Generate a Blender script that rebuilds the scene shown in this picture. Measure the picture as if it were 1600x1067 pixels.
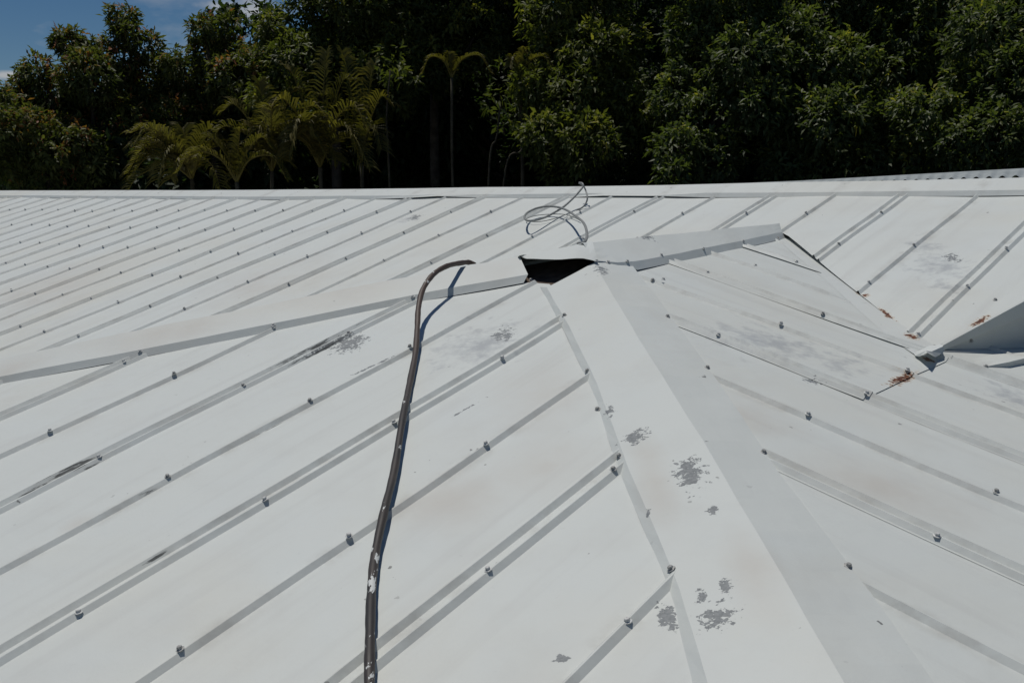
import bpy, math, random
import numpy as np
from mathutils import Vector, Matrix

for o in list(bpy.data.objects):
    bpy.data.objects.remove(o)
scene = bpy.context.scene
COL = scene.collection
R = math.radians

# ------------------------------------------------------------------ camera, world, sun, exposure
CZ = 4.6                                   # eye height above the ground beside the house
F = 1638.6                                 # focal length in pixels of a 1600 px wide frame
PITCH, ROLL = R(8.958), R(-0.695)
CAM = np.array([0., 0., CZ])
_r = np.array([1., 0, 0]); FW = np.array([0, math.cos(PITCH), -math.sin(PITCH)]); _u = np.array([0, math.sin(PITCH), math.cos(PITCH)])
RT = math.cos(ROLL) * _r + math.sin(ROLL) * _u
UP = -math.sin(ROLL) * _r + math.cos(ROLL) * _u
cd = bpy.data.cameras.new('camera'); cam = bpy.data.objects.new('camera', cd); COL.objects.link(cam)
cd.sensor_width = 36; cd.lens = 36 * F / 1600; cd.clip_start = .05; cd.clip_end = 3000
m = Matrix.Identity(4)
for i in range(3):
    m[i][0], m[i][1], m[i][2], m[i][3] = RT[i], UP[i], -FW[i], CAM[i]
cam.matrix_world = m
scene.camera = cam
SUN_AZ, SUN_EL = R(-32), R(71)             # azimuth clockwise from +Y
w = bpy.data.worlds.new('World'); scene.world = w; w.use_nodes = True
nt = w.node_tree; nt.nodes.clear()
sky = nt.nodes.new('ShaderNodeTexSky'); sky.sky_type = 'NISHITA'; sky.sun_disc = False
sky.sun_elevation = SUN_EL; sky.sun_rotation = SUN_AZ; sky.altitude = 1500; sky.air_density = 1.0; sky.dust_density = 0; sky.ozone_density = 4.0
tc = nt.nodes.new('ShaderNodeTexCoord')
mp = nt.nodes.new('ShaderNodeMapping'); mp.inputs['Scale'].default_value = (1, 1, 2.6); mp.inputs['Location'].default_value = (1.3, .7, .4)
nz = nt.nodes.new('ShaderNodeTexNoise'); nz.inputs['Scale'].default_value = 3.4; nz.inputs['Detail'].default_value = 7; nz.inputs['Roughness'].default_value = .55
cr = nt.nodes.new('ShaderNodeMapRange'); cr.inputs[1].default_value = .55; cr.inputs[2].default_value = .72; cr.inputs[3].default_value = 0; cr.inputs[4].default_value = .75
mix = nt.nodes.new('ShaderNodeMix'); mix.data_type = 'RGBA'; mix.inputs[7].default_value = (8.5, 8.6, 8.8, 1)
bg = nt.nodes.new('ShaderNodeBackground'); bg.inputs['Strength'].default_value = .06
wo = nt.nodes.new('ShaderNodeOutputWorld')
L = nt.links.new
L(tc.outputs['Generated'], mp.inputs[0]); L(mp.outputs[0], nz.inputs['Vector']); L(nz.outputs[0], cr.inputs[0])
hs = nt.nodes.new('ShaderNodeHueSaturation'); hs.inputs['Saturation'].default_value = 1.22; hs.inputs['Value'].default_value = .74
L(sky.outputs[0], hs.inputs['Color'])
prev = cr.outputs[0]
nz2 = nt.nodes.new('ShaderNodeTexNoise'); nz2.inputs['Scale'].default_value = 26; nz2.inputs['Detail'].default_value = 6; L(tc.outputs['Generated'], nz2.inputs['Vector'])
for (cx, cy, rx, ry) in ((392, 20, 62, 28), (345, 10, 45, 14), (15, 118, 26, 6)):      # the small clouds over the left treetops
    d0 = FW + (cx - 800) / F * RT - (cy - 533.5) / F * UP; d0 /= np.linalg.norm(d0)
    m2 = nt.nodes.new('ShaderNodeMapping'); m2.vector_type = 'TEXTURE'; m2.inputs['Location'].default_value = tuple(d0)
    m2.inputs['Scale'].default_value = (rx / F, .5, ry / F); L(tc.outputs['Generated'], m2.inputs[0])
    ln = nt.nodes.new('ShaderNodeVectorMath'); ln.operation = 'LENGTH'; L(m2.outputs[0], ln.inputs[0])
    a1 = nt.nodes.new('ShaderNodeMath'); a1.operation = 'MULTIPLY_ADD'; a1.inputs[1].default_value = -.32; L(ln.outputs[1], a1.inputs[0]); L(nz2.outputs[0], a1.inputs[2])
    r2 = nt.nodes.new('ShaderNodeMapRange'); r2.inputs[1].default_value = .18; r2.inputs[2].default_value = .48; r2.inputs[3].default_value = 0; r2.inputs[4].default_value = .85; L(a1.outputs[0], r2.inputs[0])
    mxn = nt.nodes.new('ShaderNodeMath'); mxn.operation = 'MAXIMUM'; L(prev, mxn.inputs[0]); L(r2.outputs[0], mxn.inputs[1]); prev = mxn.outputs[0]
L(prev, mix.inputs[0]); L(hs.outputs[0], mix.inputs[6]); L(mix.outputs[2], bg.inputs[0]); L(bg.outputs[0], wo.inputs[0])
sd = bpy.data.lights.new('sun', 'SUN'); sd.energy = 3.2; sd.angle = R(.53); sd.color = (1, .96, .9)
so = bpy.data.objects.new('sun', sd); COL.objects.link(so)
so.rotation_euler = (math.pi / 2 - SUN_EL, 0, math.pi - SUN_AZ)
SDIR = np.array([math.sin(SUN_AZ) * math.cos(SUN_EL), math.cos(SUN_AZ) * math.cos(SUN_EL), math.sin(SUN_EL)])
so.rotation_euler = Vector(SDIR).to_track_quat('Z', 'Y').to_euler()
so.location = Vector(SDIR) * 30
vs = scene.view_settings; vs.view_transform = 'Standard'; vs.look = 'None'; vs.gamma = 1; vs.exposure = -0.29; vs.use_curve_mapping = False

# ------------------------------------------------------------------ helpers
def ray(px):
    d = FW + (px[0] - 800) / F * RT - (px[1] - 533.5) / F * UP
    return d / np.linalg.norm(d)
def at(px, dist): return CAM + ray(px) * dist
def dirv(az, el): return np.array([math.sin(az) * math.cos(el), math.cos(az) * math.cos(el), math.sin(el)])
class Plane:
    def __init__(s, az, sl, Q):
        s.Q = np.array(Q); s.u = dirv(az, sl); s.v = np.array([math.cos(az), -math.sin(az), 0])
        n = np.cross(s.v, s.u); s.n = n if n[2] > 0 else -n
        s.az = az
    def p(s, u, v, h=0): return s.Q + s.u * u + s.v * v + s.n * h
    def hit(s, px, h=0):
        d = ray(px); q = s.Q + s.n * h - CAM
        return CAM + d * ((q @ s.n) / (d @ s.n))
    def uv(s, px, h=0):
        r = s.hit(px, h) - s.Q
        return float(r @ s.u), float(r @ s.v)
    def drop(s, X):                        # signed height of X above the plane
        return float((X - s.Q) @ s.n)

def mesh_obj(name, verts, faces, mat=None, parent=None, smooth=False, mats=None, fm=None):
    used = sorted({i for f in faces for i in f}); rm_ = {a: b for b, a in enumerate(used)}
    verts = [verts[i] for i in used]; faces = [tuple(rm_[i] for i in f) for f in faces]
    me = bpy.data.meshes.new(name)
    me.from_pydata([tuple(map(float, v)) for v in verts], [], faces)
    if mat: me.materials.append(mat)
    if mats:
        for k in mats: me.materials.append(k)
        me.polygons.foreach_set('material_index', fm)
    if smooth: me.polygons.foreach_set('use_smooth', [True] * len(me.polygons))
    me.update()
    o = bpy.data.objects.new(name, me); COL.objects.link(o)
    if parent: o.parent = parent
    return o
def empty(name, label, cat, group=None):
    o = bpy.data.objects.new(name, None); COL.objects.link(o); o.empty_display_size = .2
    o['label'] = label; o['category'] = cat
    if group: o['group'] = group
    return o
def tag(o, label, cat, group=None):
    o['label'] = label; o['category'] = cat
    if group: o['group'] = group
    return o
def resample(pts, n):
    pts = np.array(pts, float); seg = np.r_[0, np.cumsum(np.linalg.norm(np.diff(pts, axis=0), axis=1))]
    t = np.linspace(0, seg[-1], n)
    return np.stack([np.interp(t, seg, pts[:, k]) for k in range(pts.shape[1])], 1)
def smooth_path(pts, n):
    pts = np.array(pts, float); P = np.vstack([2 * pts[0] - pts[1], pts, 2 * pts[-1] - pts[-2]])
    out = []
    for i in range(1, len(P) - 2):
        for t in np.linspace(0, 1, n, endpoint=False):
            a, b, c, d = P[i - 1:i + 3]
            out.append(.5 * (2 * b + (c - a) * t + (2 * a - 5 * b + 4 * c - d) * t * t + (3 * b - a - 3 * c + d) * t ** 3))
    out.append(pts[-1]); return np.array(out)
def tube(path, rad, seg=12):
    path = np.array(path); n = len(path)
    rad = np.broadcast_to(rad, (n,)) if np.ndim(rad) < 2 else rad
    T = np.gradient(path, axis=0); T /= np.linalg.norm(T, axis=1)[:, None] + 1e-12
    nrm = np.cross(T[0], [.3, .2, 1.]); nrm /= np.linalg.norm(nrm)
    V = []; Fc = []
    for i in range(n):
        nrm = nrm - T[i] * (nrm @ T[i]); nrm /= np.linalg.norm(nrm); b = np.cross(T[i], nrm)
        for k in range(seg):
            a = 2 * math.pi * k / seg
            V.append(path[i] + rad[i] * (math.cos(a) * nrm + math.sin(a) * b))
    for i in range(n - 1):
        for k in range(seg):
            Fc.append((i * seg + k, i * seg + (k + 1) % seg, (i + 1) * seg + (k + 1) % seg, (i + 1) * seg + k))
    Fc.append(tuple(range(seg))[::-1]); Fc.append(tuple(range((n - 1) * seg, n * seg)))
    return V, Fc

# ------------------------------------------------------------------ materials
def new_mat(name):
    mt = bpy.data.materials.new(name); mt.use_nodes = True
    n = mt.node_tree; b = n.nodes['Principled BSDF']
    return mt, n, b
def node(n, t, **kw):
    k = n.nodes.new(t)
    for a, v in kw.items(): setattr(k, a, v)
    return k
def mathn(n, op, a, b=None, clamp=False):
    k = node(n, 'ShaderNodeMath', operation=op, use_clamp=clamp)
    for i, x in enumerate((a, b)):
        if x is None: continue
        if isinstance(x, (int, float)): k.inputs[i].default_value = x
        else: n.links.new(x, k.inputs[i])
    return k.outputs[0]
def noise(n, vec, scale, detail=4, rough=.55, dist=0):
    k = node(n, 'ShaderNodeTexNoise'); k.inputs['Scale'].default_value = scale; k.inputs['Detail'].default_value = detail
    k.inputs['Roughness'].default_value = rough; k.inputs['Distortion'].default_value = dist
    n.links.new(vec, k.inputs['Vector']); return k.outputs[0]
def mixc(n, f, a, b):
    k = node(n, 'ShaderNodeMix', data_type='RGBA')
    if isinstance(f, (int, float)): k.inputs[0].default_value = f
    else: n.links.new(f, k.inputs[0])
    for i, x in ((6, a), (7, b)):
        if isinstance(x, tuple): k.inputs[i].default_value = (*x, 1)
        else: n.links.new(x, k.inputs[i])
    return k.outputs[2]
def ramp(n, x, a, b, lo=0., hi=1.):
    k = node(n, 'ShaderNodeMapRange'); n.links.new(x, k.inputs[0])
    for i, v in enumerate((a, b, lo, hi)): k.inputs[i + 1].default_value = v
    return k.outputs[0]
def patch_dist(n, pos, patches, zs=.25):
    """smallest normalised distance to any of the worn spots (centre, direction azimuth, half length, half width)"""
    out = None
    for (c, rz, hl, hw) in patches:
        mpn = node(n, 'ShaderNodeMapping', vector_type='TEXTURE')
        mpn.inputs['Location'].default_value = tuple(map(float, c)); mpn.inputs['Rotation'].default_value = (0, 0, rz)
        mpn.inputs['Scale'].default_value = (hl, hw, zs)
        n.links.new(pos, mpn.inputs[0])
        ln = node(n, 'ShaderNodeVectorMath', operation='LENGTH'); n.links.new(mpn.outputs[0], ln.inputs[0])
        out = ln.outputs[1] if out is None else mathn(n, 'MINIMUM', out, ln.outputs[1])
    return out
def paint(name, peel=(), smudge=(), rust=(), dirt=(), base=(.615, .645, .622), plane=None, phase=0, bare=()):
    mt, n, b = new_mat(name)
    g = node(n, 'ShaderNodeNewGeometry'); pos = g.outputs['Position']
    big = noise(n, pos, 1.1, 5, .6, .4); mid = noise(n, pos, 5.5, 5, .6); fine = noise(n, pos, 70, 4, .6)
    col = mixc(n, ramp(n, big, .48, .72), base, (base[0] * .99, base[1] * .96, base[2] * .92))
    col = mixc(n, ramp(n, mid, .50, .78, 0, .30), col, (.50, .50, .47))
    col = mixc(n, ramp(n, noise(n, pos, 2.3, 3), .5, .75, 0, .35), col, (.60, .65, .66))
    col = mixc(n, ramp(n, fine, .66, .76, 0, .16), col, (.40, .41, .40))
    # small dark specks of grit
    sp = noise(n, pos, 38, 2, .5); sp2 = noise(n, pos, 3, 3)
    spm = mathn(n, 'MULTIPLY', ramp(n, sp, .725, .745), ramp(n, sp2, .54, .66))
    col = mixc(n, spm, col, (.20, .205, .20))
    if plane is not None:
        def dot(vec, off):
            k = node(n, 'ShaderNodeVectorMath', operation='DOT_PRODUCT'); n.links.new(pos, k.inputs[0]); k.inputs[1].default_value = tuple(map(float, vec))
            return mathn(n, 'SUBTRACT', k.outputs['Value'], float(off))
        vv = dot(plane.v, plane.Q @ plane.v + phase); uu = dot(plane.u, plane.Q @ plane.u)
        cx = node(n, 'ShaderNodeCombineXYZ'); n.links.new(mathn(n, 'MULTIPLY', vv, 9.0), cx.inputs[0]); n.links.new(mathn(n, 'MULTIPLY', uu, .55), cx.inputs[1])
        st = noise(n, cx.outputs[0], 1.6, 5, .6, .2)
        col = mixc(n, ramp(n, st, .52, .74, 0, .40), col, (.50, .51, .49))
        fr = mathn(n, 'ABSOLUTE', mathn(n, 'SUBTRACT', mathn(n, 'FRACT', mathn(n, 'ADD', mathn(n, 'DIVIDE', vv, .305), 100.5)), .5))
        near = mathn(n, 'MULTIPLY', ramp(n, fr, .135, .045, 0, 1), ramp(n, noise(n, pos, 9, 5, .65), .46, .70, 0, .55))
        col = mixc(n, near, col, (.37, .365, .335))
    if dirt:
        d = patch_dist(n, pos, dirt)
        mk = mathn(n, 'MULTIPLY', ramp(n, d, 1.0, .1, 0, 1), ramp(n, mid, .3, .65, .2, .62))
        col = mixc(n, mk, col, (.53, .505, .455))
    if smudge:
        d = patch_dist(n, pos, smudge)
        mk = mathn(n, 'ADD', mathn(n, 'MULTIPLY', noise(n, pos, 22, 6, .65), 1.5), mathn(n, 'MULTIPLY', mathn(n, 'SUBTRACT', 1.0, d), .42))
        col = mixc(n, ramp(n, mk, .86, 1.25, 0, .6), col, (.30, .32, .345))
    rough = None
    if peel:
        d = patch_dist(n, pos, peel)
        fn = mathn(n, 'ADD', mathn(n, 'MULTIPLY', noise(n, pos, 58, 6, .66, .3), .72), mathn(n, 'MULTIPLY', noise(n, pos, 170, 3, .6), .28))
        mk = mathn(n, 'ADD', fn, mathn(n, 'MULTIPLY', mathn(n, 'MAXIMUM', mathn(n, 'SUBTRACT', 1.0, d), -1.0), .24))
        pm = ramp(n, mk, .632, .645)
        gcol = mixc(n, ramp(n, noise(n, pos, 160, 2), .35, .65), (.185, .20, .205), (.26, .275, .28))
        col = mixc(n, pm, col, gcol)
    if bare:
        d = patch_dist(n, pos, bare, .3)
        mk = mathn(n, 'ADD', noise(n, cx.outputs[0], 17, 6, .7, .2), mathn(n, 'MULTIPLY', mathn(n, 'SUBTRACT', 1.0, d), .24))
        col = mixc(n, ramp(n, mk, .63, .70, 0, .9), col, (.055, .06, .06))
    if rust:
        d = patch_dist(n, pos, rust, .035)
        mk = mathn(n, 'ADD', noise(n, pos, 85, 5, .65), mathn(n, 'MULTIPLY', mathn(n, 'SUBTRACT', 1.0, d), .42))
        rc = mixc(n, ramp(n, noise(n, pos, 150, 3), .38, .62), (.035, .012, .008), (.20, .065, .02))
        col = mixc(n, ramp(n, mk, .58, .70, 0, .45), col, (.55, .36, .17))
        col = mixc(n, ramp(n, mk, .68, .74), col, rc)
    n.links.new(col, b.inputs['Base Color'])
    b.inputs['Roughness'].default_value = .55; b.inputs['Specular IOR Level'].default_value = .35
    bp = node(n, 'ShaderNodeBump'); bp.inputs['Strength'].default_value = .45; bp.inputs['Distance'].default_value = .012
    hh = mathn(n, 'ADD', mathn(n, 'MULTIPLY', noise(n, pos, 4.5, 3), 1.0), mathn(n, 'MULTIPLY', noise(n, pos, 130, 3), .05))
    if peel: hh = mathn(n, 'SUBTRACT', hh, mathn(n, 'MULTIPLY', pm, .16))
    n.links.new(hh, bp.inputs['Height']); n.links.new(bp.outputs[0], b.inputs['Normal'])
    return mt
def simple(name, c1, c2, scale=20, rough=.6, spec=.3, metallic=0, bump=0):
    mt, n, b = new_mat(name); g = node(n, 'ShaderNodeTexCoord'); pos = g.outputs['Object']
    n.links.new(mixc(n, ramp(n, noise(n, pos, scale, 5, .6), .35, .65), c1, c2), b.inputs['Base Color'])
    b.inputs['Roughness'].default_value = rough; b.inputs['Specular IOR Level'].default_value = spec; b.inputs['Metallic'].default_value = metallic
    if bump:
        bp = node(n, 'ShaderNodeBump'); bp.inputs['Strength'].default_value = bump
        n.links.new(noise(n, pos, scale * 2, 4), bp.inputs['Height']); n.links.new(bp.outputs[0], b.inputs['Normal'])
    return mt

# ------------------------------------------------------------------ the roof's planes
TH, TA = R(40.715), R(42.494)
SB, SC_, SA = R(14.558), R(14.468), R(15.677)
APEX = np.array([.24635, 3.55353, CZ - .23126])
RIDGE_T = 1.4525
E_ = APEX + RIDGE_T * dirv(TH, 0)
PB = Plane(TH, SB, APEX); PC = Plane(TH - math.pi / 2, SC_, APEX); PD = Plane(TH + math.pi / 2, SC_, APEX)
PA = Plane(TA, SA, E_ + np.array([0, 0, .0414 + .012]))
PITCH_RIB = .305
PH_B, PH_C, PH_A = .0843, -.1299, .4334     # offset of rib 0 along the strike

def seg_patch(pl, a, b, wpx, h=0):
    A, B = pl.hit(a, h), pl.hit(b, h); c = (A + B) / 2; d = B - A
    dist = np.linalg.norm(c - CAM)
    return (c, math.atan2(d[1], d[0]), max(float(np.linalg.norm(d)) / 2, .01), wpx)
def rib_patch(pl, a, b, v, wid):             # worn length of one crimp
    u0, u1 = pl.uv(a)[0], pl.uv(b)[0]; A, B = pl.p(u0, v, .005), pl.p(u1, v, .005); d = B - A
    return ((A + B) / 2, math.atan2(d[1], d[0]), float(np.linalg.norm(d)) / 2, wid)
def spot(pl, x, y, rx, ry, h=0):
    c = pl.hit((x, y), h)
    return (c, 0.0, abs(float((pl.hit((x + rx, y), h) - pl.hit((x - rx, y), h))[0])) / 2, abs(float((pl.hit((x, y + ry), h) - pl.hit((x, y - ry), h))[1])) / 2)

M_B = paint('white_paint_front_slope', plane=PB, phase=PH_B,
    bare=[rib_patch(PB, (5, 785), (190, 697), PH_B - PITCH_RIB - .0195 + .008, .010), rib_patch(PB, (100, 742), (150, 715), PH_B - PITCH_RIB + .0195 + .007, .010), rib_patch(PB, (425, 583), (580, 513), PH_B - PITCH_RIB - .0195 + .008, .012), rib_patch(PB, (440, 580), (560, 520), PH_B - PITCH_RIB + .0195 + .008, .012),
          rib_patch(PB, (208, 783), (255, 762), PH_B + .006, .011), rib_patch(PB, (320, 720), (470, 640), PH_B + .014, .006), rib_patch(PB, (225, 905), (290, 865), PH_B + PITCH_RIB - .014, .005)],
    peel=[seg_patch(PB, (425, 583), (580, 512), .030), seg_patch(PB, (655, 540), (720, 500), .012), seg_patch(PB, (690, 660), (760, 620), .006),
          spot(PB, 1042, 968, 26, 34), spot(PB, 785, 522, 26, 16), spot(PB, 545, 537, 40, 20), seg_patch(PB, (540, 590), (630, 548), .010), spot(PB, 880, 1030, 22, 8)],
    dirt=[spot(PB, 850, 610, 110, 70), spot(PB, 700, 780, 130, 60), spot(PB, 120, 820, 30, 22), spot(PB, 850, 730, 120, 60)],
    smudge=[spot(PB, 750, 540, 90, 40)])
M_CAPS = paint('white_paint_hip_caps',
    peel=[spot(PB, 953, 637, 12, 16, .02), spot(PB, 994, 677, 34, 18, .02), spot(PB, 1070, 733, 24, 26, .02), spot(PB, 1078, 742, 40, 40, .02), spot(PB, 1014, 792, 8, 10, .02), spot(PB, 1113, 799, 15, 9, .02),
          spot(PB, 1098, 930, 16, 22, .02), spot(PB, 1135, 915, 18, 22, .02), spot(PB, 1120, 960, 50, 30, .02), spot(PC, 1005, 375, 26, 6, .03), spot(PB, 940, 424, 18, 14, .02)],
    dirt=[spot(PB, 250, 520, 160, 25, .03), spot(PB, 560, 450, 160, 25, .03), spot(PB, 20, 575, 60, 20, .03), spot(PB, 1180, 900, 60, 100, .02), spot(PB, 1020, 740, 40, 90, .02), spot(PB, 780, 420, 60, 18, .03)],
    rust=[spot(PC, 1222, 372, 3, 6, .02)])
M_C = paint('white_paint_right_slope', plane=PC, phase=PH_C,
    smudge=[spot(PC, 1215, 540, 110, 34), spot(PC, 1300, 565, 60, 22), spot(PC, 1580, 620, 50, 20), spot(PC, 1150, 520, 40, 14)],
    peel=[spot(PC, 1270, 597, 22, 6)],
    rust=[seg_patch(PC, (1380, 607), (1440, 580), .022), spot(PC, 1404, 579, 11, 5), spot(PC, 1450, 562, 12, 5)],
    dirt=[spot(PC, 1150, 640, 120, 40), spot(PC, 1380, 760, 160, 60)])
M_A = paint('white_paint_main_slope', plane=PA, phase=PH_A,
    smudge=[spot(PA, 1470, 415, 70, 30), spot(PA, 1440, 385, 40, 20), spot(PA, 1480, 450, 40, 18), spot(PA, 640, 342, 20, 8)],
    peel=[spot(PA, 648, 341, 16, 6), spot(PA, 1488, 402, 22, 12)],
    rust=[seg_patch(PA, (1508, 517), (1554, 488), .022), seg_patch(PA, (1366, 476), (1405, 510), .016), seg_patch(PA, (1415, 520), (1440, 540), .014), spot(PA, 1352, 463, 10, 4)],
    dirt=[spot(PA, 420, 440, 120, 40), spot(PA, 80, 450, 120, 50)])
M_VAL = paint('white_paint_valley', rust=[spot(PC, 1392, 497, 14, 4), spot(PC, 1345, 461, 10, 4), spot(PC, 1472, 545, 12, 6), spot(PC, 1424, 528, 12, 6)], base=(.62, .65, .63))
M_FELT = simple('dark_roofing_felt', (.07, .052, .042), (.13, .10, .08), 30, .9, .1)
M_SCREW = simple('painted_screw', (.42, .415, .40), (.72, .73, .71), 260, .6, .3)
M_NAIL = simple('bare_grey_screw', (.20, .20, .19), (.52, .52, .50), 260, .5, .4)
M_WALL = simple('rendered_wall', (.55, .55, .52), (.48, .48, .45), 4, .8, .2)

# ------------------------------------------------------------------ the house
house = empty('house', 'house under a white painted crimped metal roof with peeling patches and rusty valley', 'house')
house.location = (0, 0, 0)
rnd = random.Random(4)
VW, VH, VD = .0114, .0094, .0190               # crimp half width, height, half distance between a pair

def wob(u, v, k):                            # faint oil-canning of thin sheet
    return .0018 * math.sin(3.1 * u + 5.3 * v) + .0012 * math.sin(7.3 * u - 4.1 * v) + .0008 * math.sin(13 * v + 2 * u)

def sheet_profile(r0, double_first=True):
    """(v, height, overlap layer) across one sheet from the pair of crimps at r0 to the pair at r0 + 0.61"""
    pts = [(r0 - VD - VW - .007, .0, 1)]
    for c, layer in ((r0 - VD, 1), (r0 + VD, 1)):
        pts += [(c - VW, 0, layer), (c - VW * .12, VH, layer), (c + VW * .12, VH, layer), (c + VW, 0, layer)]
    pts += [(r0 + .10, 0, 0), (r0 + .17, 0, 0), (r0 + .24, 0, 0)]
    c = r0 + PITCH_RIB
    pts += [(c - VW, 0, 0), (c - VW * .12, VH, 0), (c + VW * .12, VH, 0), (c + VW, 0, 0)]
    pts += [(c + .06, 0, 0), (c + .13, 0, 0), (c + .20, 0, 0)]
    r1 = r0 + 2 * PITCH_RIB
    for c in (r1 - VD, r1 + VD):
        pts += [(c - VW, 0, 0), (c - VW * .12, VH, 0), (c + VW * .12, VH, 0), (c + VW, 0, 0)]
    return pts

def sheet(pl, r0, rng_u, mat, lift=0., taper_low=0., taper_high=0., k=0, layer_h=0., low_lift=0., skew=0.):
    V = []; Fc = []; prof = sheet_profile(r0)
    spans = [rng_u(v) for v, _, _ in prof]
    mx = max((b - a) for a, b in spans)
    if mx < .05: return None
    N = max(3, int(mx / .16))
    for (v, h, lay), (a, b) in zip(prof, spans):
        if b < a: a = b = (b if abs(b) < abs(a) else a)
        for i in range(N + 1):
            t = i / N; u = a + (b - a) * t
            hh = h
            if taper_low and u - a < taper_low: hh *= max(0, (u - a) / taper_low)
            if taper_high and b - u < taper_high: hh *= max(0, (b - u) / taper_high)
            hh += wob(u, v, k) + layer_h
            if lay: hh += .0006 + (lift * (1.0 if v < r0 - VD - VW * .5 else .45) * (.55 + .45 * math.sin(u * 5 + k)) if v < r0 else 0)
            if low_lift: hh += low_lift * max(0, 1 - (u - a) / .10)
            V.append(pl.p(u, v + .0014 * math.sin(u * 4.3 + r0) + .0007 * math.sin(u * 12.1 + 3 * r0), hh))
    for j in range(len(prof) - 1):
        if spans[j][1] <= spans[j][0] and spans[j + 1][1] <= spans[j + 1][0]: continue
        for i in range(N):
            a = j * (N + 1) + i
            Fc.append((a, a + 1, a + N + 2, a + N + 1))
    o = mesh_obj('roof_sheet', V, Fc, mat, house)
    return o

def screw_mesh(name, mat):
    V = []; Fc = []
    rings = [(.0074, 0), (.0077, .0012), (.0056, .0020), (.0046, .0024), (.0045, .0058), (.0035, .0067)]
    for r, z in rings:
        for k in range(6): 
            a = k * math.pi / 3; V.append((r * math.cos(a), r * math.sin(a), z))
    for i in range(len(rings) - 1):
        for k in range(6): Fc.append((i * 6 + k, i * 6 + (k + 1) % 6, i * 6 + 6 + (k + 1) % 6, i * 6 + 6 + k))
    Fc.append(tuple(range((len(rings) - 1) * 6, len(rings) * 6)))
    me = bpy.data.meshes.new(name); me.from_pydata(V, [], Fc); me.materials.append(mat); return me
SCREW = screw_mesh('screw', M_SCREW); SCREW2 = screw_mesh('screw_bare', M_NAIL)
screws = []                                  # (object-less record: position, normal, parent sheet)
def put_screw(X, nrm, parent, bare=False): screws.append((np.array(X), np.array(nrm), parent, bare))

# outline of every slope: u range as a function of v
def lin(pts): 
    xs = [a for a, _ in pts]; ys = [b for _, b in pts]
    return lambda x: float(np.interp(x, xs, ys))
K = 1 / math.cos(SB)
EAVE = -4.3
def rB(v):
    top = -abs(v) * 1.03 - .055
    if -.16 < v < .32: top = min(top, -.32 if v < -.03 else -.375 if v < .14 else -.375 - (v - .14) * .8)
    return (EAVE, top)
val_px = [(1226, 364), (1345, 462), (1437, 538)]
val_c = [PC.uv(q) for q in val_px]           # (u, v) on the right slope
corner_px = (1452, 549); edge_px = [(1452, 549), (1600, 469)]
e0, e1 = [PA.uv(q) for q in edge_px]
edge_slope = (e1[0] - e0[0]) / (e1[1] - e0[1])
val_a = [PA.uv(q) for q in val_px]
a_low = lin(sorted([(v, u) for u, v in val_a] + [(e0[1], e0[0])] + [(e0[1] + 1.2, e0[0] + 1.2 * edge_slope)]))
ridge_top = lin([(-14, .30), (-9.1, .334), (-5.5, .40), (-3.14, .43), (-1.53, .476), (-.34, .51), (.83, .511), (4, .515)])
def rA(v):
    lo = max(-1.03 * abs(v) - .75, -4.6) if v < val_a[0][1] - .05 else a_low(v)
    return (lo, ridge_top(v) - .11)
_vs = sorted([(v, u) for u, v in val_c]); _sl = (_vs[1][1] - _vs[0][1]) / (_vs[1][0] - _vs[0][0])
c_val = lin([(_vs[0][0] - 1, _vs[0][1] - _sl)] + _vs)
v_cor = val_c[-1][1]
def rC_up(v):
    top = -abs(v) * 1.03 - .05 if v < 0 else -.05
    return (EAVE, top)
def rC_val(v):
    return (c_val(v) + .085, -.05) if v < RIDGE_T else (0, 0)
# foot of the cheek wall on the right slope
def drop_to(pl, X): return X - np.array([0, 0, 1]) * (float((X - pl.Q) @ pl.n) / pl.n[2])
wall_top = [PA.p(e0[0] + t * edge_slope, e0[1] + t, -.004) for t in np.linspace(0, 1.2, 9)]
wall_foot = [drop_to(PC, X) for X in wall_top]
foot_uv = [(float((X - PC.Q) @ PC.v), float((X - PC.Q) @ PC.u)) for X in wall_foot]
f_foot = lin(sorted(foot_uv))
def rC_low(v):
    return (EAVE, f_foot(v) + .03)

def rows(u_rows, rng, vv, margin=.04):
    a, b = rng(vv)
    return [u for u in u_rows if a + margin < u < b - margin]

# front slope (B): pairs of crimps sit on the odd ribs
B_ROWS = [-.909, -1.300, -1.690, -2.086, -2.48, -2.87]
for kk in range(-15, 15, 2):
    r0 = PH_B + kk * PITCH_RIB
    s_ = sheet(PB, r0, rB, M_B, lift=.001, k=kk)
    if not s_: continue
    for dv, rr in ((VD, r0), (0, r0 + PITCH_RIB)):
        for u in rows(B_ROWS, rB, rr + dv, .17):
            if rnd.random() < .05: continue
            put_screw(PB.p(u + rnd.uniform(-.02, .02), rr + dv + rnd.uniform(-.004, .004), VH + .001), PB.n, s_, rnd.random() < .35)
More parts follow.
